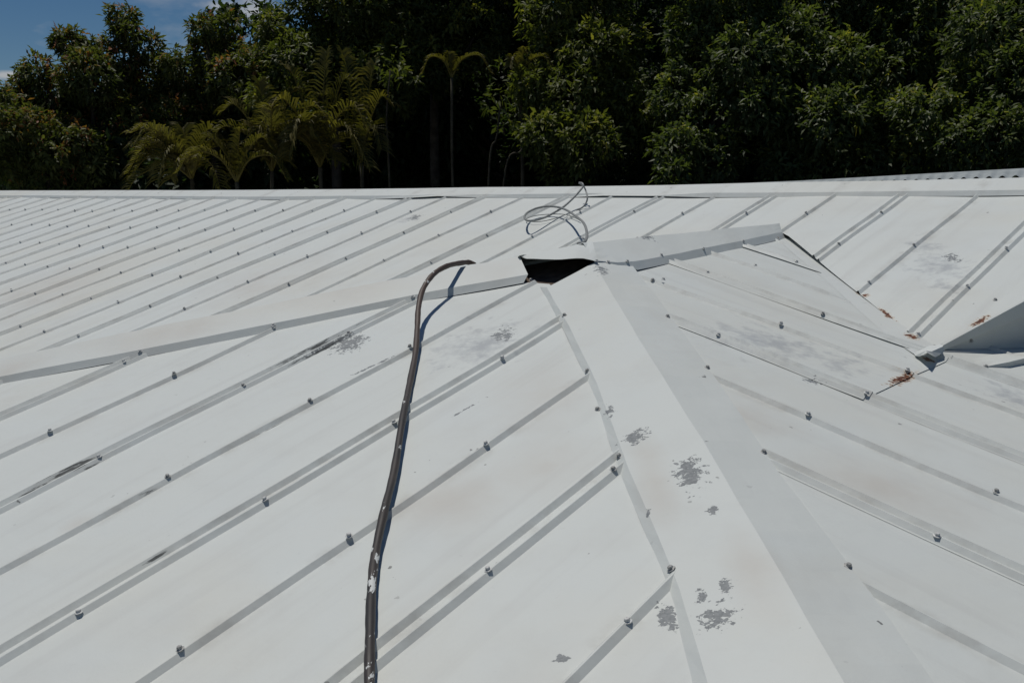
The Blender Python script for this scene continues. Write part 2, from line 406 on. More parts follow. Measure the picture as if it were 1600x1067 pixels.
# right slope (C): upper pieces down to the valley and eave, then the part below the cheek wall
C_ROWS = [-.41, -.806, -1.20, -1.60, -2.0, -2.4]
LAP_U = -1.205
for kk in range(-15, 14, 2):
    r0 = PH_C + kk * PITCH_RIB
    lift = .0042 if kk in (1, 3) else .0002
    tl = .06 if kk >= 1 else 0
    if kk == -1:                              # this sheet ends in an open lap part way down
        up = lambda v: (max(rC_up(v)[0], LAP_U + .02 * (v - PH_C)), rC_up(v)[1])
        dn = lambda v: (EAVE, min(LAP_U + .10, rC_up(v)[1]))
        s_ = sheet(PC, r0, up, M_C, lift=.001, k=kk, layer_h=.0003, low_lift=.0022, taper_high=.03)
        sheet(PC, r0, dn, M_C, k=kk + .5)
    else:
        s_ = sheet(PC, r0, rC_val if kk >= 1 else rC_up, M_C, lift=lift, taper_low=tl, taper_high=.03, k=kk)
    if s_:
        for dv, rr in ((-VD, r0), (0, r0 + PITCH_RIB)):
            for u in rows(C_ROWS, rC_val if kk >= 1 else rC_up, rr + dv, .03 if kk >= 1 else .17):
                if rnd.random() < .04: continue
                put_screw(PC.p(u + rnd.uniform(-.015, .015), rr + dv + rnd.uniform(-.004, .004), VH + .001 + (.004 if kk == -1 else 0)), PC.n, s_, rnd.random() < .35)
    if kk >= -1 and kk != -1:
        low = lambda v: (EAVE, f_foot(v) + .03)
        s2 = sheet(PC, r0, low, M_C, k=kk + .3)
# main slope (A): pairs on the even ribs
for kk in range(-50, 8, 2):
    r0 = PH_A + kk * PITCH_RIB
    s_ = sheet(PA, r0, rA, M_A, lift=.002, k=kk * .7)
    if not s_: continue
    for dv, rr in ((VD, r0), (0, r0 + PITCH_RIB)):
        vv = rr + dv
        us = [-.02 - .39 * i + .035 * vv for i in range(0, 8)]
        for u in rows(us, rA, vv, .02):
            if rnd.random() < .06: continue
            put_screw(PA.p(u + rnd.uniform(-.015, .015), vv, VH + .001), PA.n, s_, rnd.random() < .4)
# hidden far slope of the wing (D) and the back of the main roof
def rD(v):
    top = -v * 1.03 - .055 if v > 0 else -.055
    lo = -1.03 * (v + RIDGE_T) if v > -RIDGE_T else 0
    return (lo, top)
for kk in range(-6, 14, 2):
    sheet(PD, .1 + kk * PITCH_RIB, rD, M_B, k=kk)
RM = PA.p(.47, 0, -.09)
PBK = Plane(TA + math.pi, SA, RM)
for kk in range(-14, 50, 2):
    sheet(PBK, .1 + kk * PITCH_RIB, lambda v: (-1.5, -.05), M_A, k=kk)

# felt-covered deck just under the sheets
def deck(pl, pts, off=-.02):
    mesh_obj('roof_deck', [pl.p(u, v, off) for u, v in pts], [tuple(range(len(pts)))], M_FELT, house)
deck(PB, [(EAVE, -4.1), (-.03, -.0), (EAVE, 4.1)], -.012)
deck(PC, [(EAVE, -4.1), (-.03, 0), (-.03, RIDGE_T), (val_c[-1][0], v_cor), (EAVE, v_cor)], -.012)
deck(PD, [(-1.03 * (3.9 + .5), 3.9), (-4.0 * 1.03, 3.9), (-.03, 0), (-.03, -RIDGE_T * .8)], -.02)

# ---- caps
def resamp_to(lst, n): return resample(lst, n)
def cap(name, near_lip, near, crest, far, far_lip, n, mat, bump=.0, seed=0, label=None, far_pl=None):
    rows_ = [resamp_to(x, n) for x in (near_lip, near, crest, far, far_lip) if x is not None]
    full = []
    for a, b in zip(rows_[:-1], rows_[1:]):
        full.append(a)
        if np.linalg.norm(a[n // 2] - b[n // 2]) > .06:
            for t in (.33, .66): full.append(a * (1 - t) + b * t)
    full.append(rows_[-1])
    V = []; Fc = []; m_ = len(full)
    rg = random.Random(seed); ph = [rg.uniform(0, 6) for _ in range(4)]
    for j, row in enumerate(full):
        for i, q in enumerate(row):
            q = np.array(q)
            if bump: q[2] += bump * (math.sin(i * .9 + ph[0] + j) * .6 + math.sin(i * 2.1 + ph[1] - j * .7) * .4)
            V.append(q)
    for j in range(m_ - 1):
        for i in range(n - 1):
            a = j * n + i; Fc.append((a, a + 1, a + n + 1, a + n))
    o = mesh_obj(name, V, Fc, mat, house)
    if label: o['label'] = label
    return o
Z = np.array([0, 0, 1.])
# left hip, between the front slope and the hidden far one
near_px = [(-170, 621), (0, 588.5), (219, 546), (427, 505.5), (645, 460.5), (825, 429)]
crest_px = [(-170, 594), (0, 560), (250, 509), (520, 455), (812, 400)]
nr = [PB.hit(q, .020) for q in near_px]
lip = [PB.hit(q, .020) - PB.n * .019 - PB.u * .028 for q in near_px]
crs = [PB.hit(q, .042) for q in crest_px]
def extend(lst, dist, front=True):
    a, b = (lst[0], lst[1]) if front else (lst[-1], lst[-2])
    q = a + (a - b) / np.linalg.norm(a - b) * dist
    return [q] + lst if front else lst + [q]
nr, lip, crs = extend(nr, 2.4), extend(lip, 2.4), extend(crs, 2.4)
perp = np.array([-.05, 1., 0])
far = [q + perp * .12 - Z * .035 for q in crs]
cap('hip_cap', lip, nr, crs, far, [q - Z * .03 for q in far], 44, M_CAPS, .0012, 1, 'long hip cap with a shaded turned down edge')
HIPL_near = resample(nr, 60)
# wing ridge
near_px2 = [(928, 407), (955, 411), (985, 410), (1100, 388), (1222, 363)]
crest_px2 = [(911, 380), (1218, 349)]
nr2 = [PC.hit(q, .022) for q in near_px2]
lip2 = [PC.hit(q, .022) - PC.n * (.021 if q[0] > 980 else .005) - PC.u * (.022 if q[0] > 980 else .004) for q in near_px2]
cr2 = [PC.hit(q, .045) for q in crest_px2]
pr2 = dirv(TH - math.pi / 2, 0)
fr2 = [q + pr2 * .11 - Z * .03 for q in cr2]
cap('ridge_cap', lip2, nr2, cr2, fr2, [q - Z * .03 for q in fr2], 18, M_CAPS, .0014, 2, 'short cap along the ridge of the wing')
# lifted end piece at the peak
pk_front = [(812, 400), (822, 404), (845, 405), (870, 405.5), (895, 404), (908, 403), (922, 406), (934, 409)]
hts = [.040, .052, .055, .056, .054, .050, .042, .033]
pf = [PB.hit(q, h) for q, h in zip(pk_front, hts)]
pk_back = [(811, 399.5), (825, 396.5), (848, 392.5), (870, 388.5), (890, 385), (903, 381.5), (912, 379), (926, 377.5)]
pb_ = [PB.hit(q, h + .006) for q, h in zip(pk_back, [.044] * 8)]
fb = [q + np.array([-.25, .97, 0]) * .10 - Z * .04 for q in pb_]
cap('peak_cap', [q - Z * .0015 + np.array([0, .004, 0]) for q in pf], pf, pb_, fb, [q - Z * .05 for q in fb], 16, M_CAPS, .0006, 3, 'torn end cap lifted at the peak with a dark opening below')
# hip towards the viewer
lft = [(848, 449), (885, 515), (924, 598), (970, 726), (1044, 903), (1091, 1067), (1140, 1240)]
cst = [(927, 410), (1000, 532), (1100, 691), (1200, 861), (1320, 1067), (1425, 1245)]
rgt = [(986, 412), (1040, 482), (1128, 604), (1224, 748), (1358, 922), (1460, 1067), (1580, 1240)]
Lw = [PB.hit(q, .013) for q in lft]; Cr = [PB.hit(q, .029) for q in cst]; Rw = [PC.hit(q, .011) for q in rgt]
Lw = [X + PB.v * .016 for X in Lw]
Ll = [PB.hit(q, .001) - PB.v * .010 for q in lft]
Rl = [PC.hit(q, .011) - PC.n * .010 + PC.v * .012 for q in rgt]
cap('hip_cap', Ll, Lw, Cr, Rw, Rl, 40, M_CAPS, .0016, 4, 'wide hip cap with flaking white paint running to the viewer')
# main ridge
mc_px = [(-260, 301), (0, 298), (200, 297.5), (400, 297), (600, 295), (750, 293), (900, 291.5), (1050, 289), (1200, 285.5), (1400, 282.5), (1600, 277.5), (1800, 272)]
mn_px = [(-260, 305), (0, 305.5), (200, 306.5), (400, 307.5), (600, 306), (650, 305.5), (705, 303), (760, 303.7), (900, 303), (920, 303), (962, 301.5), (1010, 302.6), (1050, 302), (1200, 301), (1400, 299), (1600, 297), (1800, 295)]
mc = [PA.p(.36, -15, .026), PA.p(.36, -12, .026)] + [PA.hit(q, .026) for q in mc_px[1:]]; mn = [PA.p(.20, -15, .018), PA.p(.20, -12, .018)] + [PA.hit(q, .018) for q in mn_px[1:]]
lifted = {5: .009, 6: .004, 9: .009, 10: .006, 11: .005}
ml = [q - PA.n * lifted.get(i - 1, .017) - PA.u * .020 for i, q in enumerate(mn)]
gap_at = {4, 8}
mc, mn, ml = extend(mc, 1.8, False), extend(mn, 1.8, False), extend(ml, 1.8, False)
pm_ = dirv(TA, 0)
mf = [q + pm_ * .16 - Z * .05 for q in mc]
cap('ridge_cap', ml, mn, mc, mf, [q - Z * .03 for q in mf], 60, M_A, .0012, 5, 'long white ridge cap along the top of the main roof')
# valley strip on the right slope
vp = [(1219, 358)] + val_px + [(1452, 551)]
vp = [tuple(q) for q in resample(vp, 14)]
v_mid = [PC.hit(q, .004) for q in vp]
v_in = [PC.hit(q, .004) + PC.v * .07 + Z * .004 for q in vp]
v_out = []
for q in vp:
    uu, v_ = PC.uv(q); uu += .055; v_ -= .060
    v_out.append(PC.p(uu, v_, wob(uu, v_, 0) + .0006))
v_out[-1] = PC.hit((1428, 553), .003)
cap('valley_flashing', None, v_out, v_mid, v_in, None, 22, M_VAL, .0, 6, 'white valley strip with rust along its upper edge')
# curled end of the valley strip and its dark mouth
tongue = [[PC.hit((1428, 552), .004), PC.hit((1440, 546), .014), PC.hit((1452, 540), .02), PC.hit((1470, 538), .03)],
          [PC.hit((1430, 556), .006), PC.hit((1447, 548), .040), PC.hit((1456, 549), .03), PC.hit((1474, 541), .035)],
          [PC.hit((1436, 557), .012), PC.hit((1449, 551), .046), PC.hit((1462, 558), .016), PC.hit((1476, 549), .022)]]
V = [q for r_ in tongue for q in r_]
mesh_obj('valley_end', V, [(r_ * 4 + c, r_ * 4 + c + 1, r_ * 4 + c + 5, r_ * 4 + c + 4) for r_ in range(2) for c in range(3)], M_VAL, house)['label'] = 'curled end of the valley strip'
# cheek wall below the cut edge of the main slope and its folded trim
n_ = len(wall_top)
mesh_obj('cheek_wall', wall_top + wall_foot, [(i, i + 1, n_ + i + 1, n_ + i) for i in range(n_ - 1)], M_A, house)
outw = np.cross(wall_top[-1] - wall_top[0], Z); outw /= np.linalg.norm(outw)
tr = []
for X in wall_top: tr += [X + outw * .002 + PA.n * .008, X + outw * .010 + PA.n * .006, X + outw * .010 - Z * min(.05, max(.006, .05 * np.linalg.norm(X - wall_top[0]) / .3))]
mesh_obj('edge_trim', tr, [(3 * i + a, 3 * i + a + 1, 3 * i + a + 4, 3 * i + a + 3) for i in range(n_ - 1) for a in (0, 1)], M_A, house)
# folded cover strip on the right slope, below the cheek wall
cs_t = [(1538, 573), (1575, 566), (1620, 555), (1700, 536)]
ch = [.002, .016, .018, .018]; a_ = [PC.hit(q, h) for q, h in zip(cs_t, ch)]; b_ = [q - PC.n * (h + .006) - PC.u * .004 for q, h in zip(a_, ch)]; c_ = [q + PC.u * .10 - PC.n * (h + .004) for q, h in zip(a_, ch)]
cap('cover_strip', b_, a_, c_, None, None, 8, M_C, 0, 7)

# screws on the caps
bpy.context.view_layer.update()
DG = bpy.context.evaluated_depsgraph_get()
def cap_screw(pl, px, h, bare=False):
    X = CAM + ray(px) * .05
    ok, loc, nr_, *_ = scene.ray_cast(DG, Vector(X), Vector(ray(px)), distance=30)
    nr_ = np.array(nr_); nr_ = nr_ if nr_[2] > 0 else -nr_
    if ok: put_screw(np.array(loc), (nr_ + pl.n * 2) / np.linalg.norm(nr_ + pl.n * 2), None, bare)
for q in [(219, 549), (427, 508), (645, 464), (830, 438)]: cap_screw(PB, q, .030)
for q in [(882, 493), (918, 580), (968, 713), (1049, 889), (934, 640)]: cap_screw(PB, q, .021, True)
for q in [(1325, 885), (1193, 707), (1105, 575), (1043, 495), (1020, 438)]: cap_screw(PC, q, .019, True)
for q in [(1033, 399), (1099, 389), (1161, 377), (932, 409), (950, 410), (980, 409)]: cap_screw(PC, q, .031)
for q in [(1555, 469), (1517, 533), (1540, 573)]: cap_screw(PA if q[1] < 550 else PC, q, .002 if q[1] < 550 else .024, True)
for i in range(-46, 6):
    vv = PH_A + i * PITCH_RIB
    u = float(np.interp(vv, [-9, -5.1, -2.95, -.97, .07, .89], [.225, .18, .26, .31, .36, .39])) + .02
    if rnd.random() < .85: put_screw(PA.p(u - .012, vv, .0175), PA.n, None, rnd.random() < .4)

# build the largest 300 as single screws, the rest as one part
def in_view(X):
    d = X - CAM; z = d @ FW
    if z <= .1: return False
    x = 800 + F * (d @ RT) / z; y = 533.5 - F * (d @ UP) / z
    if d @ d > 3.5 ** 2 and x < 830 and abs(y - (560 - .202 * x)) < 9: return False      # would only peep over the hip cap
    return -40 < x < 1640 and -40 < y < 1107
screws = [q for q in screws if in_view(q[0])]
screws.sort(key=lambda q: np.linalg.norm(q[0] - CAM))
capobj = [o for o in house.children if o.name.startswith(('ridge_cap', 'hip_cap'))]
def screw_matrix(X, nrm, rg):
    q = Vector(nrm).to_track_quat('Z', 'Y').to_matrix().to_4x4()
    tilt = Matrix.Rotation(rg.uniform(-.16, .16), 4, 'X') @ Matrix.Rotation(rg.uniform(-.16, .16), 4, 'Y') @ Matrix.Rotation(rg.uniform(0, 6.28), 4, 'Z')
    return Matrix.Translation(Vector(X)) @ q @ tilt
rg = random.Random(9)
for X, nrm, par, bare in screws[:300]:
    o = bpy.data.objects.new('screw', SCREW2 if bare else SCREW); COL.objects.link(o)
    o.parent = par or house
    o.matrix_basis = screw_matrix(X, nrm, rg)
V = []; Fc = []
base = [np.array(v.co) for v in SCREW.vertices]; bf = [tuple(p_.vertices) for p_ in SCREW.polygons]
for X, nrm, par, bare in screws[300:]:
    mx = screw_matrix(X, nrm, rg); k0 = len(V)
    V += [mx @ Vector(v) for v in base]; Fc += [tuple(k0 + i for i in f) for f in bf]
if V:
    o = mesh_obj('far_screws', V, Fc, M_SCREW, house); o['kind'] = 'stuff'

# walls under the eaves
def wall(a, b):
    a = np.array(a); b = np.array(b); d = np.cross(b - a, Z); d /= np.linalg.norm(d); d *= .1
    A0, B0 = np.array([*a[:2], 0]), np.array([*b[:2], 0])
    V = [A0 + d, B0 + d, B0 - d, A0 - d, a + d, b + d, b - d, a - d]
    mesh_obj('wall', V, [(0, 1, 5, 4), (1, 2, 6, 5), (2, 3, 7, 6), (3, 0, 4, 7), (4, 5, 6, 7)], M_WALL, house)
wall(PB.p(-3.9, -3.7, -.12), PB.p(-3.9, 3.7, -.12)); wall(PC.p(-3.9, -3.7, -.12), PC.p(-3.9, 2.5, -.12))
wall(PBK.p(-1.1, -3, -.12), PBK.p(-1.1, 13, -.12))

# ------------------------------------------------------------------ brown pipe lying across the ribs
pp = [(574, 1230, .030), (576, 1140, .028), (577, 1067, .029), (578, 1000, .032), (580, 930, .030), (586, 868, .026), (600, 800, .031), (616, 735, .026), (629, 655, .034), (640, 600, .022),
      (649, 552, .028), (652, 512, .046), (654, 480, .068), (661, 452, .088), (677, 429, .100), (698, 416, .094), (720, 411, .068), (733, 410, .052), (744, 411.5, .046)]
pts = [PB.hit((x, y), max(.0125, h - .011)) for x, y, h in pp]
path = smooth_path(pts, 8)
rad = .0081 + .0004 * np.sin(np.arange(len(path)) * .7) + .0003 * np.sin(np.arange(len(path)) * 1.9); 
for i in range(10): rad[-1 - i] = .0012 + .0085 * (i / 10) ** .8
mt, n, b = new_mat('brown_pipe'); g = node(n, 'ShaderNodeNewGeometry'); pos = g.outputs['Position']
c = mixc(n, ramp(n, noise(n, pos, 8, 4), .35, .65), (.028, .025, .022), (.055, .043, .035))
sepn = node(n, 'ShaderNodeSeparateXYZ'); n.links.new(pos, sepn.inputs[0])
c = mixc(n, ramp(n, sepn.outputs[1], 2.4, 3.0, 0, .6), c, (.095, .058, .040))
mpp = node(n, 'ShaderNodeMapping'); mpp.inputs['Scale'].default_value = (1, .22, 1); n.links.new(pos, mpp.inputs[0])
fl = mathn(n, 'ADD', noise(n, mpp.outputs[0], 75, 4, .6), mathn(n, 'MULTIPLY', ramp(n, noise(n, pos, 6, 2), .4, .65), .13))
fl = mathn(n, 'ADD', fl, ramp(n, sepn.outputs[1], 2.6, 1.9, -.06, .015))
c = mixc(n, ramp(n, fl, .70, .72), c, (.62, .64, .62))
n.links.new(c, b.inputs['Base Color']); b.inputs['Roughness'].default_value = .55
V, Fc = tube(path, rad, 14)
pipe = tag(mesh_obj('pipe', V, Fc, mt, None, True), 'brown paint-flecked pipe with a hooked pointed tip lying across the roof ribs', 'pipe')

# ------------------------------------------------------------------ grey cable loops behind the peak
def zpx(a): return [(740 + x * .1875, 270 + y * .1875) for x, y in a]
M_CABLE = simple('grey_cable', (.20, .21, .205), (.30, .31, .30), 60, .5, .4)
c1 = zpx([(870, 592), (910, 584), (936, 560), (945, 510), (930, 445), (900, 400), (850, 362), (790, 320), (715, 290), (620, 281), (530, 295), (450, 332), (424, 370), (445, 398), (510, 398), (600, 370), (680, 328), (750, 284), (830, 212), (890, 145), (912, 112), (905, 90), (878, 86)])
d1 = [3.60, 3.63, 3.68, 3.90, 4.25, 4.60, 4.95, 5.20, 5.36, 5.44, 5.46, 5.40, 5.28, 5.18, 5.20, 5.28, 5.36, 5.42, 5.48, 5.52, 5.55, 5.57, 5.58]
path = smooth_path([at(q, d) for q, d in zip(c1, d1)], 7)
V, Fc = tube(path, .0054, 10)
tag(mesh_obj('cable', V, Fc, M_CABLE, None, True), 'thick grey cable rising in a loop from behind the lifted peak cap', 'cable')
c2 = zpx([(890, 92), (915, 112), (935, 150), (948, 205), (938, 250), (905, 290), (830, 326), (760, 352), (690, 378), (600, 400), (520, 410), (450, 402), (440, 385), (500, 362), (580, 350), (690, 345), (780, 352), (850, 378), (890, 400)])
path = smooth_path([at(q, 5.52 if i < 3 else 5.5 - .01 * i) if i < 7 else PA.hit(q, .012) for i, q in enumerate(c2)], 7)
# keep the free end lying close above the slope
V, Fc = tube(path, np.where(np.arange(len(path)) < 40, .0042, .0022), 8)
tag(mesh_obj('wire', V, Fc, M_CABLE, None, True), 'thin grey wire curling down from the cable onto the main slope', 'wire')

# ------------------------------------------------------------------ neighbouring corrugated roof behind the ridge
M_CORR = simple('weathered_corrugated', (.31, .345, .35), (.40, .435, .44), 6, .5, .4)
nb = empty('neighbour_roof', 'grey corrugated roof edge just behind the main ridge at right', 'roof')
lo = resample([at((1100, 294), 7.2), at((1395, 284), 6.4), at((1600, 276.6), 5.9), at((1800, 269), 5.5)], 420)
hi = resample([at((1100, 289), 8.6), at((1250, 282.5), 8.3), at((1600, 263), 7.4), at((1800, 252), 7.0)], 420)
arc = np.r_[0, np.cumsum(np.linalg.norm(np.diff(lo, axis=0), axis=1))]
V = []; Fc = []
for t in (0, .5, 1):
    for i in range(420):
        q = lo[i] * (1 - t) + hi[i] * t; q = q + Z * .010 * (1 - t) * math.sin(arc[i] / .076 * 2 * math.pi); V.append(q)
for r_ in range(2):
    for i in range(419): a = r_ * 420 + i; Fc.append((a, a + 1, a + 421, a + 420))
mesh_obj('corrugated_sheet', V, Fc, M_CORR, nb, True)
M_TIMB = simple('weathered_timber', (.14, .12, .1), (.22, .19, .16), 12, .8, .2)
V = []
for q in (lo[0], lo[-1]): V += [q - Z * .02 + np.array([0, .05, 0]), q - Z * .16 + np.array([0, .05, 0]), q - Z * .16 + np.array([0, .09, 0]), q - Z * .02 + np.array([0, .09, 0])]
mesh_obj('fascia', V, [(0, 1, 5, 4), (1, 2, 6, 5), (2, 3, 7, 6), (3, 0, 4, 7), (0, 3, 2, 1), (4, 5, 6, 7)], M_TIMB, nb)
V = []
for q in (lo[0] + np.array([.3, .4, 0]), lo[-1] + np.array([-.2, .4, 0])): V += [q - Z * .1, np.array([q[0], q[1], 0])]
mesh_obj('wall', V, [(0, 1, 3, 2)], M_WALL, nb)

# ------------------------------------------------------------------ ground and wooded bank
M_GROUND = simple('leaf_litter', (.014, .012, .008), (.03, .025, .016), 3, .95, .1)
def gz(x, y):
    t = min(1, max(0, (y - 8.2 - .55 * max(0, -x)) / 3.2)); t = t * t * (3 - 2 * t)
    far_ = max(0, y - 16) * .16
    return 3.2 * t + min(far_, 6) * 1.0 + .12 * math.sin(x * .9) * t
ys = list(np.linspace(-60, 6, 12)) + list(np.linspace(7, 40, 50)) + [60, 120, 400, 1500]
xs = [-1500, -300, -80] + list(np.linspace(-40, 40, 61)) + [80, 300, 1500]
V = [(x, y, gz(x, y)) for y in ys for x in xs]; nx = len(xs)
g_ = mesh_obj('ground', V, [(r_ * nx + c, r_ * nx + c + 1, (r_ + 1) * nx + c + 1, (r_ + 1) * nx + c) for r_ in range(len(ys) - 1) for c in range(nx - 1)], M_GROUND, None, True)
g_['kind'] = 'structure'; g_['label'] = 'dark wooded bank and ground around the house'

# ------------------------------------------------------------------ foliage
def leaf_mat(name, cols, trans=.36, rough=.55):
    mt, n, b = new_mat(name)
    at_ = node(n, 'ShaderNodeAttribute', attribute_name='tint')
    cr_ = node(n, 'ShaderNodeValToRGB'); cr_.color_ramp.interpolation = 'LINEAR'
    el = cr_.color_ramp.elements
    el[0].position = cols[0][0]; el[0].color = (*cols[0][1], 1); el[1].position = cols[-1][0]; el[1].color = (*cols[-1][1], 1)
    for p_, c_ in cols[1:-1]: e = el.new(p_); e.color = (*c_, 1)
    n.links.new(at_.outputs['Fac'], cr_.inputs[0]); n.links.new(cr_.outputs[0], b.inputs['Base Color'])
    b.inputs['Roughness'].default_value = rough; b.inputs['Specular IOR Level'].default_value = .22
    tr_ = node(n, 'ShaderNodeBsdfTranslucent'); ms = node(n, 'ShaderNodeMixShader'); ms.inputs[0].default_value = trans
    br = node(n, 'ShaderNodeMix', data_type='RGBA', blend_type='MULTIPLY'); br.inputs[0].default_value = 1; br.inputs[7].default_value = (1.5, 1.7, .6, 1)
    n.links.new(cr_.outputs[0], br.inputs[6]); n.links.new(br.outputs[2], tr_.inputs[0])
    out = n.nodes['Material Output']
    n.links.new(b.outputs[0], ms.inputs[1]); n.links.new(tr_.outputs[0], ms.inputs[2]); n.links.new(ms.outputs[0], out.inputs[0])
    return mt
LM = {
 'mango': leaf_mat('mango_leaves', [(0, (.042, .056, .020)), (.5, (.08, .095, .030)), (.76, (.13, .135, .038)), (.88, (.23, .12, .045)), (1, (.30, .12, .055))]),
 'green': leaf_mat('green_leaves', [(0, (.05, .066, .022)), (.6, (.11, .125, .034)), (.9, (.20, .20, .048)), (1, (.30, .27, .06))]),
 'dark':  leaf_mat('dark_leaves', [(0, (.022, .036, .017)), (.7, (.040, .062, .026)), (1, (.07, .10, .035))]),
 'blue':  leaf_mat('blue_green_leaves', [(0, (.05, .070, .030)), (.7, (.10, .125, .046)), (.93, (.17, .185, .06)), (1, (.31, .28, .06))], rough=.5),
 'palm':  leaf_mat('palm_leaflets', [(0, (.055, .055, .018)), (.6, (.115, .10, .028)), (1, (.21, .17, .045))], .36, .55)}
M_BARK = simple('tree_bark', (.045, .038, .03), (.10, .085, .07), 9, .9, .15, bump=.4)
M_PBARK = simple('palm_stem', (.05, .043, .03), (.10, .088, .06), 7, .8, .2, bump=.3)

def leaves(name, rs, C, N, per, Lf, Wf, mat, parent, tint_c, spread=.07, droop=.55):
    """rosettes of folded leaves: C clump centres, N outward directions"""
    n = len(C); 
    c = np.repeat(C, per, 0); o = np.repeat(N, per, 0); m_ = len(c)
    d = o * .55 + rs.normal(size=(m_, 3)) * .75; d[:, 2] -= droop * rs.random(m_)
    d /= np.linalg.norm(d, axis=1)[:, None] + 1e-9
    base = c + d * .015 + rs.normal(size=(m_, 3)) * spread * .35
    l = Lf * rs.uniform(.6, 1.25, m_)[:, None]; w_ = Wf * rs.uniform(.7, 1.2, m_)[:, None]
    upv = o * .6 + np.array([0, 0, 1.]) + rs.normal(size=(m_, 3)) * .45
    s_ = np.cross(d, upv); s_ /= np.linalg.norm(s_, axis=1)[:, None] + 1e-9
    nn = np.cross(s_, d)
    tip = base + d * l; tip[:, 2] -= .25 * l[:, 0] * rs.random(m_)
    mid = base + d * l * .45
    v0 = base; v1 = mid + s_ * w_ + nn * w_ * .35; v2 = tip; v3 = mid - s_ * w_ + nn * w_ * .35
    V = np.stack([v0, v1, v2, v3], 1).reshape(-1, 3)
    idx = np.arange(m_)[:, None] * 4
    tri = np.concatenate([idx + np.array([[0, 1, 2]]), idx + np.array([[0, 2, 3]])], 1).reshape(-1, 3)
    me = bpy.data.meshes.new(name); me.vertices.add(len(V)); me.vertices.foreach_set('co', V.astype(np.float32).ravel())
    nf = len(tri); me.loops.add(nf * 3); me.loops.foreach_set('vertex_index', tri.astype(np.int32).ravel())
    me.polygons.add(nf); me.polygons.foreach_set('loop_start', np.arange(nf, dtype=np.int32) * 3)
    me.update(calc_edges=True)
    a = me.attributes.new('tint', 'FLOAT', 'FACE')
    tt = np.clip(np.repeat(tint_c, per) + rs.normal(size=m_) * .13, 0, 1)
    a.data.foreach_set('value', np.repeat(tt, 2).astype(np.float32))
    me.materials.append(mat)
    ob = bpy.data.objects.new(name, me); COL.objects.link(ob); ob.parent = parent
    return ob

def tree(label, kind, dist, lobes, seed, dens=125, Lf=.088, Wf=.019, per=9, accent=.05, group='trees of the wood behind the roof', trunk_px=None, cat='tree', name='broadleaf_tree', slant=1.9, trunk_r=.09):
    rs = np.random.RandomState(seed); t = empty(name, label, cat, group)
    C = []; N = []; T = []
    mats = []
    cen = []
    for (x, y, r, *dd) in lobes:
        D = dist + (dd[0] if dd else 0) + rs.uniform(-.35, .35)
        D -= (y - 90) / 290 * slant; c = at((x, y), D); rr = r * D / F * .90; cen.append((c, rr))
    for c, rr in cen:
        k = int(dens * 4 * math.pi * rr * rr) + 6
        q = rs.normal(size=(k, 3)); q /= np.linalg.norm(q, axis=1)[:, None]
        # lumpy sub-clusters, gaps in between
        fq = np.sin(q @ rs.normal(size=(3, 3)) * 4.2 + rs.uniform(0, 6, 3)).sum(1)
        rad_ = rr * (1 + .13 * fq * .6) * rs.uniform(.72, 1.06, k)
        keep = (fq > -1.35) 
        q = q[keep]; rad_ = rad_[keep]
        sc = np.array([1.0, 1.0, .92])
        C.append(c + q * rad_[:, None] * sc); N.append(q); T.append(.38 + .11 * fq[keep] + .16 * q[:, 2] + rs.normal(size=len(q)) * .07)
    C = np.vstack(C); N = np.vstack(N); T = np.concatenate(T)
    # young shoots of another colour
    ac = rs.random(len(T)) < accent * np.clip(.4 + N[:, 2], .1, 1.4); T[ac] = rs.uniform(.86, 1.0, ac.sum())
    # drop clumps well inside another lobe
    keep = np.ones(len(C), bool)
    for c, rr in cen: keep &= np.linalg.norm(C - c, axis=1) > rr * .62
    C, N, T = C[keep], N[keep], T[keep]
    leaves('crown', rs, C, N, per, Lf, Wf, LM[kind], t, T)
    # trunk with limbs to every lobe
    ctr = np.mean([c for c, _ in cen], 0); low = min(c[2] for c, _ in cen)
    bx = at(trunk_px, dist)[0] if trunk_px else ctr[0]
    by = ctr[1] + .15
    z0 = gz(bx, by) - .15; fork = np.array([bx, by, max(z0 + .5, min(low, ctr[2] - .3))])
    V, Fc = tube(smooth_path([np.array([bx + rs.uniform(-.15, .15), by, z0]), (np.array([bx, by, z0]) + fork) / 2 + rs.uniform(-.08, .08, 3), fork], 5), np.linspace(trunk_r, trunk_r * .65, 11), 8)
    for c, rr in cen:
        mid_ = (fork + c) / 2 + rs.uniform(-.1, .1, 3)
        v2, f2 = tube(smooth_path([fork, mid_, c], 4), np.linspace(trunk_r * .5, .012, 9), 6)
        k0 = len(V); V += v2; Fc += [tuple(k0 + i for i in f) for f in f2]
    mesh_obj('trunk', V, Fc, M_BARK, t, True)
    return t

def fill(x0, x1, y0, y1, n, r0, r1, seed, dz=.8):
    rr = random.Random(seed)
    return [(rr.uniform(x0, x1), rr.uniform(y0, y1), rr.uniform(r0, r1), rr.uniform(-dz, dz)) for _ in range(n)]

